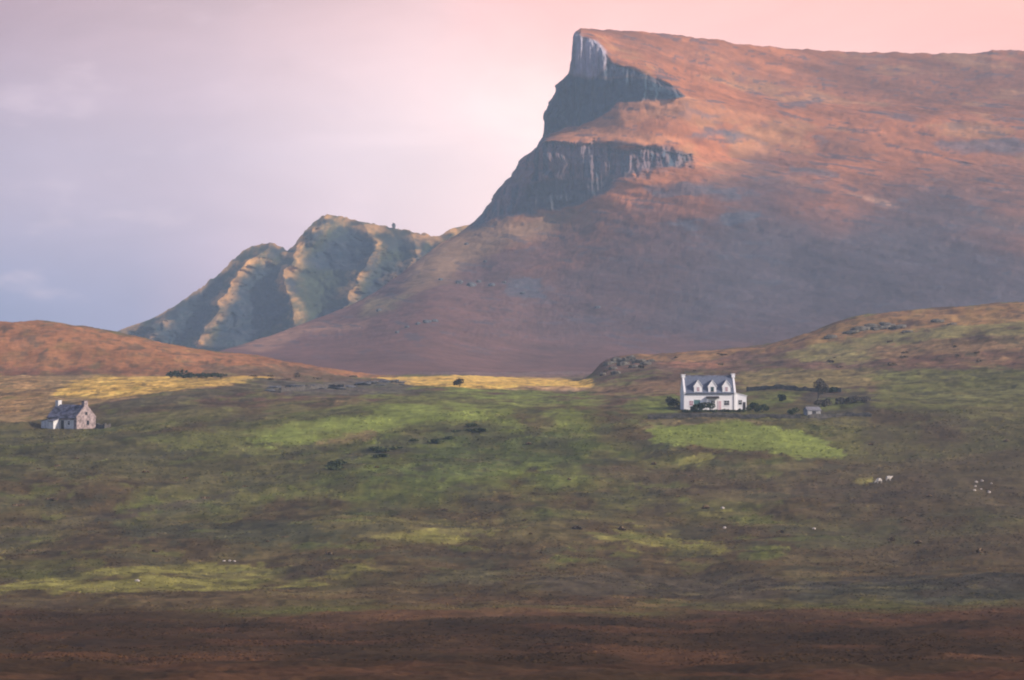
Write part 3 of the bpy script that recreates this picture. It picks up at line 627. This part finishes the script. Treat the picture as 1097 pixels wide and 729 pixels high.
# lean-to extension at the right gable
ex = MB().extrude_y([(x1+.035, -.6), (7.15, -.6), (7.15, 3.1), (x1+.035, 3.65)], .35, 4.6).build('extension', harl, wh)
MB().extrude_y([(x1+.04, 3.67), (7.35, 3.06), (7.35, 3.18), (x1+.04, 3.80)], .25, 4.75).build('extension_roof', framew, ex)
window(ex, 5.75, 1.7, .75, .95, .35)
MB().box(6.35, 6.95, .29, .347, .0, 1.75).build('extension_door', darkw, ex)
MB().tube([(x1-.5, -.06, eh-.2), (x1-.5, -.06, 0)], [.05, .05]).build('drainpipe', darkw, wh)
MB().tube([(x0+.45, -.27, eh-.26), (x1-.45, -.27, eh-.26)], [.07, .07]).build('gutter', darkw, rf)

# ---- the old stone cottage on the left
cx0, cy0, cz0 = COTT
ct = empty('stone_cottage', (cx0, cy0+2, cz0-.05), R(-38))
tag(ct, 'small old stone cottage with dark slate roof and pink-grey gable at the field edge', 'cottage')
a0, a1, dp, eh, rh = -4.6, 4.2, 5.6, 2.5, 5.0
MB().extrude_x([(-dp/2, -.8), (dp/2, -.8), (dp/2, eh), (0, rh-.08), (-dp/2, eh)], a0, a1).build('wall', stonew, ct)
k_ = (rh-eh)/(dp/2)
rf = MB().extrude_x([(-dp/2-.25, eh-.25*k_), (0, rh), (dp/2+.25, eh-.25*k_), (dp/2+.25, eh-.25*k_+.13), (0, rh+.13), (-dp/2-.25, eh-.25*k_+.13)], a0-.1, a1-.30).build('roof', slate2, ct)
MB().extrude_x([(-dp/2-.1, eh-.3), (0, rh-.2), (dp/2+.1, eh-.3), (dp/2+.1, eh+.12), (0, rh+.30), (-dp/2-.1, eh+.12)], a1-.298, a1+.03).build('gable_coping', stonew, ct)
for xc, mm in ((a0+.45, whitew), (a1-.45, stonew)):
    MB().box(xc-.42, xc+.42, -.5, .5, rh-.35, rh+.85).box(xc-.48, xc+.48, -.56, .56, rh+.853, rh+.97).build('chimney', mm, rf)
MB().box(a0-.004, a1-.9, -dp/2-.03, -dp/2-.002, .0, 1.9).build('whitewash_front', whitew, ct)
for xx in (-2.9, 1.9): window(ct, xx, 1.3, .7, .8, -dp/2-.03)
d_ = MB().box(-.45, .45, -dp/2-.09, -dp/2-.034, .0, 1.85).build('door', darkw, ct)
g_ = MB().box(a1+.002, a1+.05, .15, .85, .9, 1.8).build('window', darkw, ct); MB().box(a1+.052, a1+.07, .22, .78, .97, 1.73).build('pane', glass, g_)
g_ = MB().box(a1+.002, a1+.05, -.3, .3, 3.0, 3.6).build('window', darkw, ct); MB().box(a1+.052, a1+.07, -.23, .23, 3.07, 3.53).build('pane', glass, g_)
pz = MB().extrude_x([(-dp/2-2.0, -.8), (-dp/2-.095, -.8), (-dp/2-.095, 2.15), (-dp/2-2.0, 1.65)], -2.3, -.75).build('porch', whitew, ct)
MB().extrude_x([(-dp/2-2.15, 1.62), (-dp/2-.095, 2.17), (-dp/2-.095, 2.29), (-dp/2-2.15, 1.74)], -2.4, -.65).build('porch_roof', slate2, pz)
ln = MB().extrude_y([(a0-2.3, -.8), (a0-.006, -.8), (a0-.006, 2.0), (a0-2.3, 1.5)], -2.4, 1.2).build('lean_to', whitew, ct)
MB().extrude_y([(a0-2.45, 1.47), (a0-.006, 2.02), (a0-.006, 2.14), (a0-2.45, 1.59)], -2.55, 1.35).build('lean_to_roof', slate2, ln)

# ---- grey shed among the bushes
sx, sy, szz = spot(870, 445.5)
sh = empty('stone_shed', (sx, sy, szz-.1), R(18)); tag(sh, 'small pale grey stone shed among dark bushes right of the white house', 'shed')
MB().extrude_x([(-1.1, -.5), (1.1, -.5), (1.1, 1.25), (0, 1.85), (-1.1, 1.25)], -1.5, 1.5).build('wall', plain('pale_render', (.27, .27, .27), .35, 1.5, .9, .04), sh)
MB().extrude_x([(-1.25, 1.17), (0, 1.87), (1.25, 1.17), (1.25, 1.27), (0, 1.98), (-1.25, 1.27)], -1.62, 1.62).build('roof', plain('rusty_tin_sheet', (.17, .17, .185), .25, 2, .6, .02), sh)
MB().box(-.4, .4, -1.15, -1.103, 0, 1.1).build('door', darkw, sh)

# ---- drystone walls
def stone_wall(name, pts, h, label, wd=.7, cat='wall', step=.8):
    P = []; 
    for (a, b), (c, d) in zip(pts, pts[1:]):
        A = spot(a, b); B = spot(c, d); n = max(2, int(math.hypot(B[0]-A[0], B[1]-A[1])/step))
        for k in range(n): P.append((A[0]+(B[0]-A[0])*k/n, A[1]+(B[1]-A[1])*k/n))
    m = MB(); prof = [(-.5, -.6), (-.42, .55), (-.3, 1), (.3, 1), (.42, .55), (.5, -.6)]; nn = len(prof); V = []; Fc = []
    for i, (x, y) in enumerate(P):
        j = min(i+1, len(P)-1); i2 = max(i-1, 0); tx, ty = P[j][0]-P[i2][0], P[j][1]-P[i2][1]; l = math.hypot(tx, ty)+1e-6; nx, ny = -ty/l, tx/l
        z = float(gz(x, y)); hh = h*random.uniform(.72, 1.12)
        for s_, q in prof: V.append((x+nx*s_*wd*random.uniform(.85, 1.15), y+ny*s_*wd*random.uniform(.85, 1.15), z+(q*hh if q > 0 else q)))
    for i in range(len(P)-1):
        for k in range(nn-1): Fc.append((i*nn+k, i*nn+k+1, (i+1)*nn+k+1, (i+1)*nn+k))
    Fc += [tuple(range(nn)), tuple(range((len(P)-1)*nn, len(P)*nn))[::-1]]
    m.add(V, Fc); o = m.build(name, wallst); return tag(o, label, cat, None, 'thing')
stone_wall('drystone_wall', [(694, 448.6), (862, 448.6)], .85, 'low dark drystone wall running below the white house')
stone_wall('drystone_wall', [(800, 419.5), (905, 420)], 1.1, 'dark drystone wall behind the garden between house and bare tree')
stone_wall('drystone_wall', [(866, 447.5), (905, 446), (938, 447)], .8, 'short broken drystone wall right of the grey shed')
stone_wall('drystone_wall', [(104, 458), (112, 459), (118, 457)], .9, 'crumbling stub of stone wall beside the cottage gable')
stone_wall('drystone_wall', [(300, 421), (325, 418), (352, 416), (372, 417)], 1.1, 'long grey stone wall crossing the rocky rise in the valley')

# ---- bushes and trees
def bush_mesh(name, rx, ry, rz_, n, leaf, mat, parent, seed, base=.15, lumps=7):
    r = np.random.default_rng(seed); lc = r.normal(size=(lumps, 3))*(.42, .42, .30); lr = r.uniform(.40, .62, lumps)
    k = r.integers(0, lumps, n); d = r.normal(size=(n, 3)); d /= np.linalg.norm(d, axis=1)[:, None]
    p = lc[k]+d*(lr[k]*r.uniform(.45, 1.02, n)**.6)[:, None]
    p[:, 2] = np.maximum(p[:, 2], -.9); p *= (rx, ry, rz_); p[:, 2] += rz_*(.9+base)
    a = r.normal(size=(n, 3)); a /= np.linalg.norm(a, axis=1)[:, None]; b = np.cross(a, r.normal(size=(n, 3))); b /= np.linalg.norm(b, axis=1)[:, None]
    s = (leaf*r.uniform(.6, 1.4, n))[:, None]
    v = np.stack([p-a*s, p+b*s*.6, p+a*s, p-b*s*.6], 1).reshape(-1, 3); f = np.arange(4*n).reshape(-1, 4)
    m = MB(); m.v = v.tolist(); m.f = f.tolist(); me = bpy.data.meshes.new(name); me.from_pydata(m.v, [], m.f); me.materials.append(mat)
    o = bpy.data.objects.new(name, me); sc.collection.objects.link(o); o.parent = parent; return o
def bush(name, px, py, rx, rz_, mat, label, cat='bush', group=None, n=700, leaf=.17, seed=1, lean=0, trunk=0, dD=0):
    x, y, z = spot(px, py, dD); root = empty(name, (x, y, z-.05), random.uniform(-.5, .5)); tag(root, label, cat, group)
    fo = bush_mesh('foliage' if not trunk else 'crown', rx, rx*.9, rz_, n, leaf, mat, root, seed)
    fo.location = (lean, 0, trunk)
    st = MB(); r = random.Random(seed)
    for k in range(5):
        a = r.uniform(0, 6.28); e = (lean+math.cos(a)*rx*.5, math.sin(a)*rx*.5, trunk+rz_*r.uniform(.9, 1.5))
        st.tube([(0, 0, -.3), (lean*.45, 0, trunk*.6+.1), e], [.13 if trunk else .06, .10 if trunk else .045, .02], 5)
    st.build('trunk' if trunk else 'stem', bark, root); return root
bush('garden_bush', 751.5, 440.0, 1.5, 1.15, lf_dark, 'large dark green bush against the front wall of the white house', n=1200, seed=3, dD=-1.2)
bush('garden_bush', 743, 440.5, .9, .6, lf_dark, 'small dark bush left of the biggest bush at the white house front', n=500, seed=4, dD=-1.6)
bush('garden_bush', 722, 437, 1.25, 1.25, lf_brown, 'dark brown bush standing just left of the white house', n=900, seed=5)
bush('garden_bush', 716, 432, .8, .7, lf_brown, 'small brown bush farther left behind the white house gable', n=500, seed=6)
bush('garden_bush', 808, 440, 1.3, 1.2, lf_green, 'green bush touching the right end of the lean-to extension', n=900, seed=7)
bush('garden_bush', 817, 442, 1.4, .9, lf_green, 'broad low green bush two bushes right of the extension', n=900, seed=8)
bush('garden_bush', 838, 430, .9, .8, lf_dark, 'small round dark bush on the green lawn right of the house', n=700, seed=9)
bush('garden_bush', 850, 444, 1.2, .8, lf_green, 'olive bush directly left of the grey shed', n=700, seed=10)
bush('garden_bush', 893, 421, 1.2, .75, lf_dark, 'blackish bush to the right of the bare tree', n=800, seed=12)
bush('garden_bush', 903, 433, 2.4, .8, lf_grey, 'wide grey thicket on the slope right of the grey shed', n=1300, seed=13)
bush('garden_bush', 925, 431, 2.0, .7, lf_grey, 'grey scrub at the far right end of the thicket', n=1000, seed=14)
bush('garden_bush', 882, 436, 1.6, .9, lf_grey, 'grey bush above the roof of the shed', n=900, seed=15)
tr = bush('wind_bent_tree', 873, 433, 1.6, 1.9, lf_grey, 'bare grey wind-bent tree leaning right above the shed', 'tree', n=1900, leaf=.15, seed=21, lean=1.7, trunk=1.9)
for k in range(14):   # hedge plants along the foot of the front wall
    px = 733+k*4.9; g = spot(px, 440.5)
    bush('hedge_plant', px, 441.6+.3*math.sin(k*2), .62, .30, lf_green if k % 3 else lf_dark, 'knee-high plant in the ragged hedge below the front wall of the white house', 'plant', 'hedge plants in front of the white house', n=180, seed=40+k)
lone = bush('lone_bush', 492, 414.5, 1.5, 1.1, lf_brown, 'lone brown bush standing on the golden field in the valley', n=500, leaf=.25, seed=31)
# low shrubs: one of each kind, then copies
def shrub_group(src_px, spots_, rx, rz_, mat, name, label, group, n=260, leaf=.2, seed=60, smin=.6, smax=1.4):
    p = bush(name, *src_px, rx, rz_, mat, label, 'shrub', group, n=n, leaf=leaf, seed=seed)
    for (px, py) in spots_:
        c = copy_tree(p); x, y, z = spot(px, py); c.location = (x, y, z-.08); c.rotation_euler = (0, 0, random.uniform(0, 6.28)); s_ = random.uniform(smin, smax); c.scale = (s_*random.uniform(.9, 1.5), s_, s_*random.uniform(.7, 1.1))
    return p
rr = random.Random(5)
bank = []
for k in range(16):
    t = rr.random()**.8; bank.append((525-175*t+rr.uniform(-8, 8), 455+46*t+rr.uniform(-4, 5)))
shrub_group((505, 457), bank, 1.1, .34, lf_green, 'moor_shrub', 'dark low shrub on the bank that slants across the green pasture', 'dark shrubs along the slanting bank')
shrub_group((183, 405), [(190, 405), (197, 405.5), (204, 405), (213, 404.7), (221, 405.4), (229, 405), (236, 405.6)], 1.5, .8, lf_dark, 'field_shrub', 'dark green shrub in the row along the top edge of the golden field', 'shrubs on top edge of golden field', seed=61)
shrub_group((700, 498), [(rr.uniform(560, 1090), rr.uniform(470, 600)) for _ in range(20)], .6, .17, lf_pale, 'moor_shrub', 'scattered low heather shrub on the brown moor right of the pasture', 'scattered heather shrubs on the right moor', seed=62, n=150)
shrub_group((60, 500), [(rr.uniform(5, 480), rr.uniform(486, 600)) for _ in range(16)], .6, .17, lf_pale, 'moor_shrub', 'scattered low heather shrub on the brown moor left of centre', 'scattered heather shrubs on the left moor', seed=63, n=150)
shrub_group((650, 398), [(rr.uniform(650, 900), rr.uniform(372, 398)) for _ in range(10)]+[(rr.uniform(900, 1090), rr.uniform(340, 395)) for _ in range(10)], .8, .26, lf_pale, 'hillside_shrub', 'dark heather tuft on the hillside behind the white house', 'heather tufts on the hillside', seed=64, n=200, leaf=.3)
shrub_group((320, 404), [(rr.uniform(230, 400), rr.uniform(392, 410)) for _ in range(10)], 1.0, .3, lf_pale, 'hillside_shrub', 'dark heather tuft on the toe of the rust-red ridge', 'heather tufts below the red ridge', seed=65, n=200, leaf=.3)

# ---- rocks
def rock_mesh(name, sx_, sy_, sz_, seed, mat, parent=None, sub=3, block=.5):
    import bmesh
    bm = bmesh.new(); bmesh.ops.create_icosphere(bm, subdivisions=sub, radius=1)
    P = np.array([v.co[:] for v in bm.verts]); o_ = seed*7.7
    q = np.sign(P)*np.abs(P)**(1-.45*block)
    n1_ = fbm(P[:, 0]*1.3+o_, P[:, 1]*1.3, P[:, 2]*1.3, oct=2); n2_ = ridged(P[:, 0]*2.2+o_, P[:, 1]*2.2, P[:, 2]*1.2, oct=3)
    q = q*(1+.32*n1_+.12*n2_)[:, None]; q[:, 2] = np.round(q[:, 2]*4)/4*.35+q[:, 2]*.65
    q *= (sx_, sy_, sz_)
    for v, c in zip(bm.verts, q): v.co = c
    me = bpy.data.meshes.new(name); bm.to_mesh(me); bm.free(); me.materials.append(mat); o = bpy.data.objects.new(name, me); sc.collection.objects.link(o); return o
def rocks(pts, proto, name, label, group, mat, seed, cat='rock', where=spot, sink=.25):
    meshes = [rock_mesh(name, *proto, seed+i, mat) for i in range(min(4, len(pts)))]
    for i, (px, py, s_) in enumerate(pts):
        o = meshes[i] if i < len(meshes) else meshes[i % len(meshes)].copy()
        if i >= len(meshes): sc.collection.objects.link(o)
        x, y, z = where(px, py); o.location = (x, y, z+proto[2]*s_*sink); o.rotation_euler = (rr.uniform(-.15, .15), rr.uniform(-.15, .15), rr.uniform(-.5, .5)); o.scale = (s_, s_, s_*rr.uniform(.8, 1.2))
        tag(o, label, cat, group)
rocks([(652,391,1.0),(657,396,.8),(662,388,1.3),(668,392,1.1),(674,387,1.4),(679,394,.9),(685,389,1.2),(691,391,1.0),(697,388,.8),(646,402,.7),(660,401,.8)], (1.5, 1.3, .8), 'crag_block', 'grey crag block at the low end of the ridge left of the white house', 'crag blocks at the ridge end', rockm, 3)
rocks([(912,357,1.),(922,354,1.2),(934,350,.9),(943,353,1.3),(952,349,1.),(962,352,1.1),(890,362,.8),(972,356,.7),(1005,345,.8),(1020,348,.6)], (2.3, 1.8, .62), 'hilltop_outcrop', 'grey outcrop rising from the grass near the top of the right hill', 'outcrops near the right hilltop', rockm, 13)
rocks([(rr.uniform(286, 440), 0, rr.uniform(.5, 1.25)) for _ in range(34)] and [(x, 418.5-.055*(x-290)+rr.uniform(-3.2, 3.2), rr.uniform(.35, .95)) for x in [288+6*k+rr.uniform(-3, 3) for k in range(25)]], (2.4, 2.0, .5), 'valley_rock', 'blue-grey rock slab in the rocky band between pasture and red ridge', 'rock slabs across the valley mouth', rockd, 23)
rocks([(1046,517,1.),(1052,515.6,.9),(1062,518.5,.7),(1044,526,1.),(1051,524.5,.7),(1059.5,528,1.1),(1045,521.5,.7)], (.26, .22, .2), 'pale_stone', 'pale stone in the small cluster lying on the brown moor', 'pale stones clustered on the moor', pale, 33)
rocks([(240,602,.9),(246,601.5,.8),(251,602,.9)], (.22, .2, .17), 'pale_stone', 'pale stone lying along the upper edge of the long mossy strip', 'pale stones above the mossy strip', pale, 37)
rocks([(147,623,1.)], (.27, .22, .2), 'pale_stone', 'single whitish stone on the long mossy strip', None, pale, 38)
rocks([(774,545,1.),(776,566,.8),(872,567,.9)], (.28, .25, .2), 'pale_stone', 'lone pale stone by a mossy patch below the croft pasture', 'lone pale stones below the croft pasture', pale, 39)
mpx = CX+F*WX/WY; mpy = HY-F*WZ/WY; vis = tt < len(K)-1
def mspot(px, py):
    d = np.where(vis, (mpx-px)**2+(mpy-py)**2, 1e9); i = np.unravel_index(np.argmin(d), d.shape); return float(WX[i]), float(WY[i]), float(WZ[i])
rocks([(rr.uniform(395, 640), 0, 0) for _ in range(1)] and [(492,303,1.3),(505,306,1.6),(513,303,1.),(527,307,1.2),(540,303,.9),(459,346,1.4),(466,345,1.1),(448,348,.8),(436,352,.8),(425,357,.7),(560,315,1.),(405,333,.9),(640,330,.9),(472,300,.8),(520,280,.8),(500,262,.8)], (1.5, 1.4, .9), 'mountain_boulder', 'dark boulder resting on the scree slope below the lower cliff', 'boulders on the scree below the cliff', rockd, 43, where=mspot)
# pinnacle on the skyline of the left hill
hpx = CX+F*wx/HD2; hpy = HY-F*wz/HD2
d_ = (hpx-422)**2+(hpy-244.0)**2; i_ = np.unravel_index(np.argmin(d_), d_.shape)
pn = rock_mesh('rock_pinnacle', 1.3, 1.3, 2.6, 5, rockd); pn.location = (float(wx[i_]), float(HD2[i_]), float(wz[i_])+1.4); tag(pn, 'tiny dark rock pinnacle standing on the skyline of the left hill', 'rock')

# ---- two sheep
def sheep(name, px, py, rz, label, graze=True):
    x, y, z = spot(px, py)
    V = [(0, 0, .62), (.38, 0, .64), (-.38, 0, .62), (.60, 0, .70 if not graze else .55), (.80, 0, .84 if not graze else .28), (.98, 0, .78 if not graze else .12),
         (.34, .13, .42), (.34, .14, .02), (.34, -.13, .42), (.34, -.14, .02), (-.36, .13, .42), (-.40, .14, .22), (-.34, .14, .02), (-.36, -.13, .42), (-.40, -.14, .22), (-.34, -.14, .02), (-.52, 0, .56)]
    E = [(0,1),(0,2),(1,3),(3,4),(4,5),(1,6),(6,7),(1,8),(8,9),(2,10),(10,11),(11,12),(2,13),(13,14),(14,15),(2,16)]
    rad = [.30, .27, .28, .16, .11, .06, .10, .045, .10, .045, .12, .06, .045, .12, .06, .045, .09]
    me = bpy.data.meshes.new(name); me.from_pydata(V, E, []); o = bpy.data.objects.new(name, me); sc.collection.objects.link(o)
    s = o.modifiers.new('skin', 'SKIN'); 
    for sv, r_ in zip(me.skin_vertices[0].data if me.skin_vertices else [], rad): sv.radius = (r_, r_)
    if not me.skin_vertices:
        lay = me.attributes
    me.materials.append(fleece); o.modifiers.new('sub', 'SUBSURF').levels = 1; o.modifiers['sub'].render_levels = 2
    return o, rad, (x, y, z), rz, label
import bmesh
for nm, px, py, rz, lab, gr in (('sheep', 942, 518, R(200), 'pale sheep with lowered head grazing nearest the yellow-green patch on the moor', True), ('sheep', 951.5, 515.5, R(20), 'pale sheep with raised head standing right of the grazing one', False)):
    o, rad, loc, rz, lab = sheep(nm, px, py, rz, lab, gr)
    bm = bmesh.new(); bm.from_mesh(o.data); lay = bm.verts.layers.skin.verify()
    for v, r_ in zip(bm.verts, rad): v[lay].radius = (r_, r_); v[lay].use_root = (v.index == 0)
    bm.to_mesh(o.data); bm.free(); o.location = loc; o.rotation_euler = (0, 0, rz); tag(o, lab, 'sheep')

# ---- rough heather and grass tussocks over the near moor
def tussocks(name, n, d0, d1, hmin, hmax, mat, seed):
    r = np.random.default_rng(seed); D = (d0**1.0+(d1-d0)*r.random(n)**1.25); px = r.uniform(-60, 1160, n); x = (px-CX)/F*D
    keep = fbm(x/14, D/30, oct=3)+r.normal(size=n)*.25 > -.15; D, x = D[keep], x[keep]; n = len(D); z = gz(x, D)
    h = r.uniform(hmin, hmax, n)*np.clip(D/420, .7, 1.6); w_ = h*r.uniform(1.6, 4.5, n); k = 6
    ang = (np.arange(k)/k*2*np.pi)[None]+r.uniform(0, 6, n)[:, None]; rad = w_[:, None]*r.uniform(.6, 1.2, (n, k))
    ring = np.stack([x[:, None]+np.cos(ang)*rad, D[:, None]+np.sin(ang)*rad, (z-.12)[:, None]+0*ang], -1)
    mid = np.stack([x[:, None]+np.cos(ang+.4)*rad*.65, D[:, None]+np.sin(ang+.4)*rad*.65, z[:, None]+h[:, None]*r.uniform(.45, .95, (n, k))], -1)
    topv = np.stack([x+r.normal(size=n)*h*.2, D, z+h*.9], -1)[:, None]
    v = np.concatenate([ring, mid, topv], 1).reshape(-1, 3); b = (np.arange(n)*(2*k+1))[:, None]; j = np.arange(k); j2 = (j+1) % k
    q = np.stack([b+j, b+j2, b+k+j2, b+k+j], -1).reshape(-1, 4); t3 = np.stack([b+k+j, b+k+j2, b+2*k+0*j], -1).reshape(-1, 3)
    me = bpy.data.meshes.new(name); me.vertices.add(len(v)); me.vertices.foreach_set('co', v.astype(np.float32).ravel())
    li = np.concatenate([q.ravel(), t3.ravel()]).astype(np.int32); me.loops.add(len(li)); me.loops.foreach_set('vertex_index', li)
    ls = np.concatenate([np.arange(len(q))*4, len(q)*4+np.arange(len(t3))*3]).astype(np.int32); me.polygons.add(len(ls)); me.polygons.foreach_set('loop_start', ls)
    me.update(calc_edges=True)
    p = x/D*F+CX; c = np.clip(np.searchsorted(gx, p)-1, 0, len(gx)-2); rw = np.clip(np.searchsorted(gD, D)-1, 0, len(gD)-2)
    cc = col[rw, c]*r.uniform(.72, 1.3, (n, 1))*np.array((1.0, .98, .95)); cc = np.repeat(cc, 2*k+1, 0)
    a = me.attributes.new('ground_tint', 'FLOAT_COLOR', 'POINT'); a.data.foreach_set('color', np.concatenate([cc, np.ones((len(cc), 1))], 1).astype(np.float32).ravel())
    me.materials.append(mat); o = bpy.data.objects.new(name, me); sc.collection.objects.link(o); o['kind'] = 'stuff'; o['label'] = 'rough heather and grass tussocks covering the brown moor'
tm = ground.data.materials[0]
tussocks('heather', 60000, 200, 690, .035, .11, tm, 5)


# ------------------------------------------------------------------ haze
def haze_box():
    x0, x1, y0, y1, z0, z1 = -4900, 5600, -3050, 4650, -45, 250
    v = [(x, y, z) for x in (x0, x1) for y in (y0, y1) for z in (z0, z1)]
    f = [(0,1,3,2), (4,6,7,5), (0,4,5,1), (2,3,7,6), (0,2,6,4), (1,5,7,3)]
    me = bpy.data.meshes.new('haze'); me.from_pydata(v, [], f); me.update()
    o = bpy.data.objects.new('haze', me); sc.collection.objects.link(o); o['kind'] = 'stuff'
    m = bpy.data.materials.new('evening_haze'); m.use_nodes = True; t = m.node_tree; t.nodes.clear()
    pv = t.nodes.new('ShaderNodeVolumePrincipled'); out = t.nodes.new('ShaderNodeOutputMaterial')
    pv.inputs['Color'].default_value = (.54, .78, 1.0, 1); pv.inputs['Density'].default_value = HAZE; pv.inputs['Anisotropy'].default_value = .0
    t.links.new(pv.outputs[0], out.inputs['Volume']); me.materials.append(m)
HAZE = .000155
haze_box()
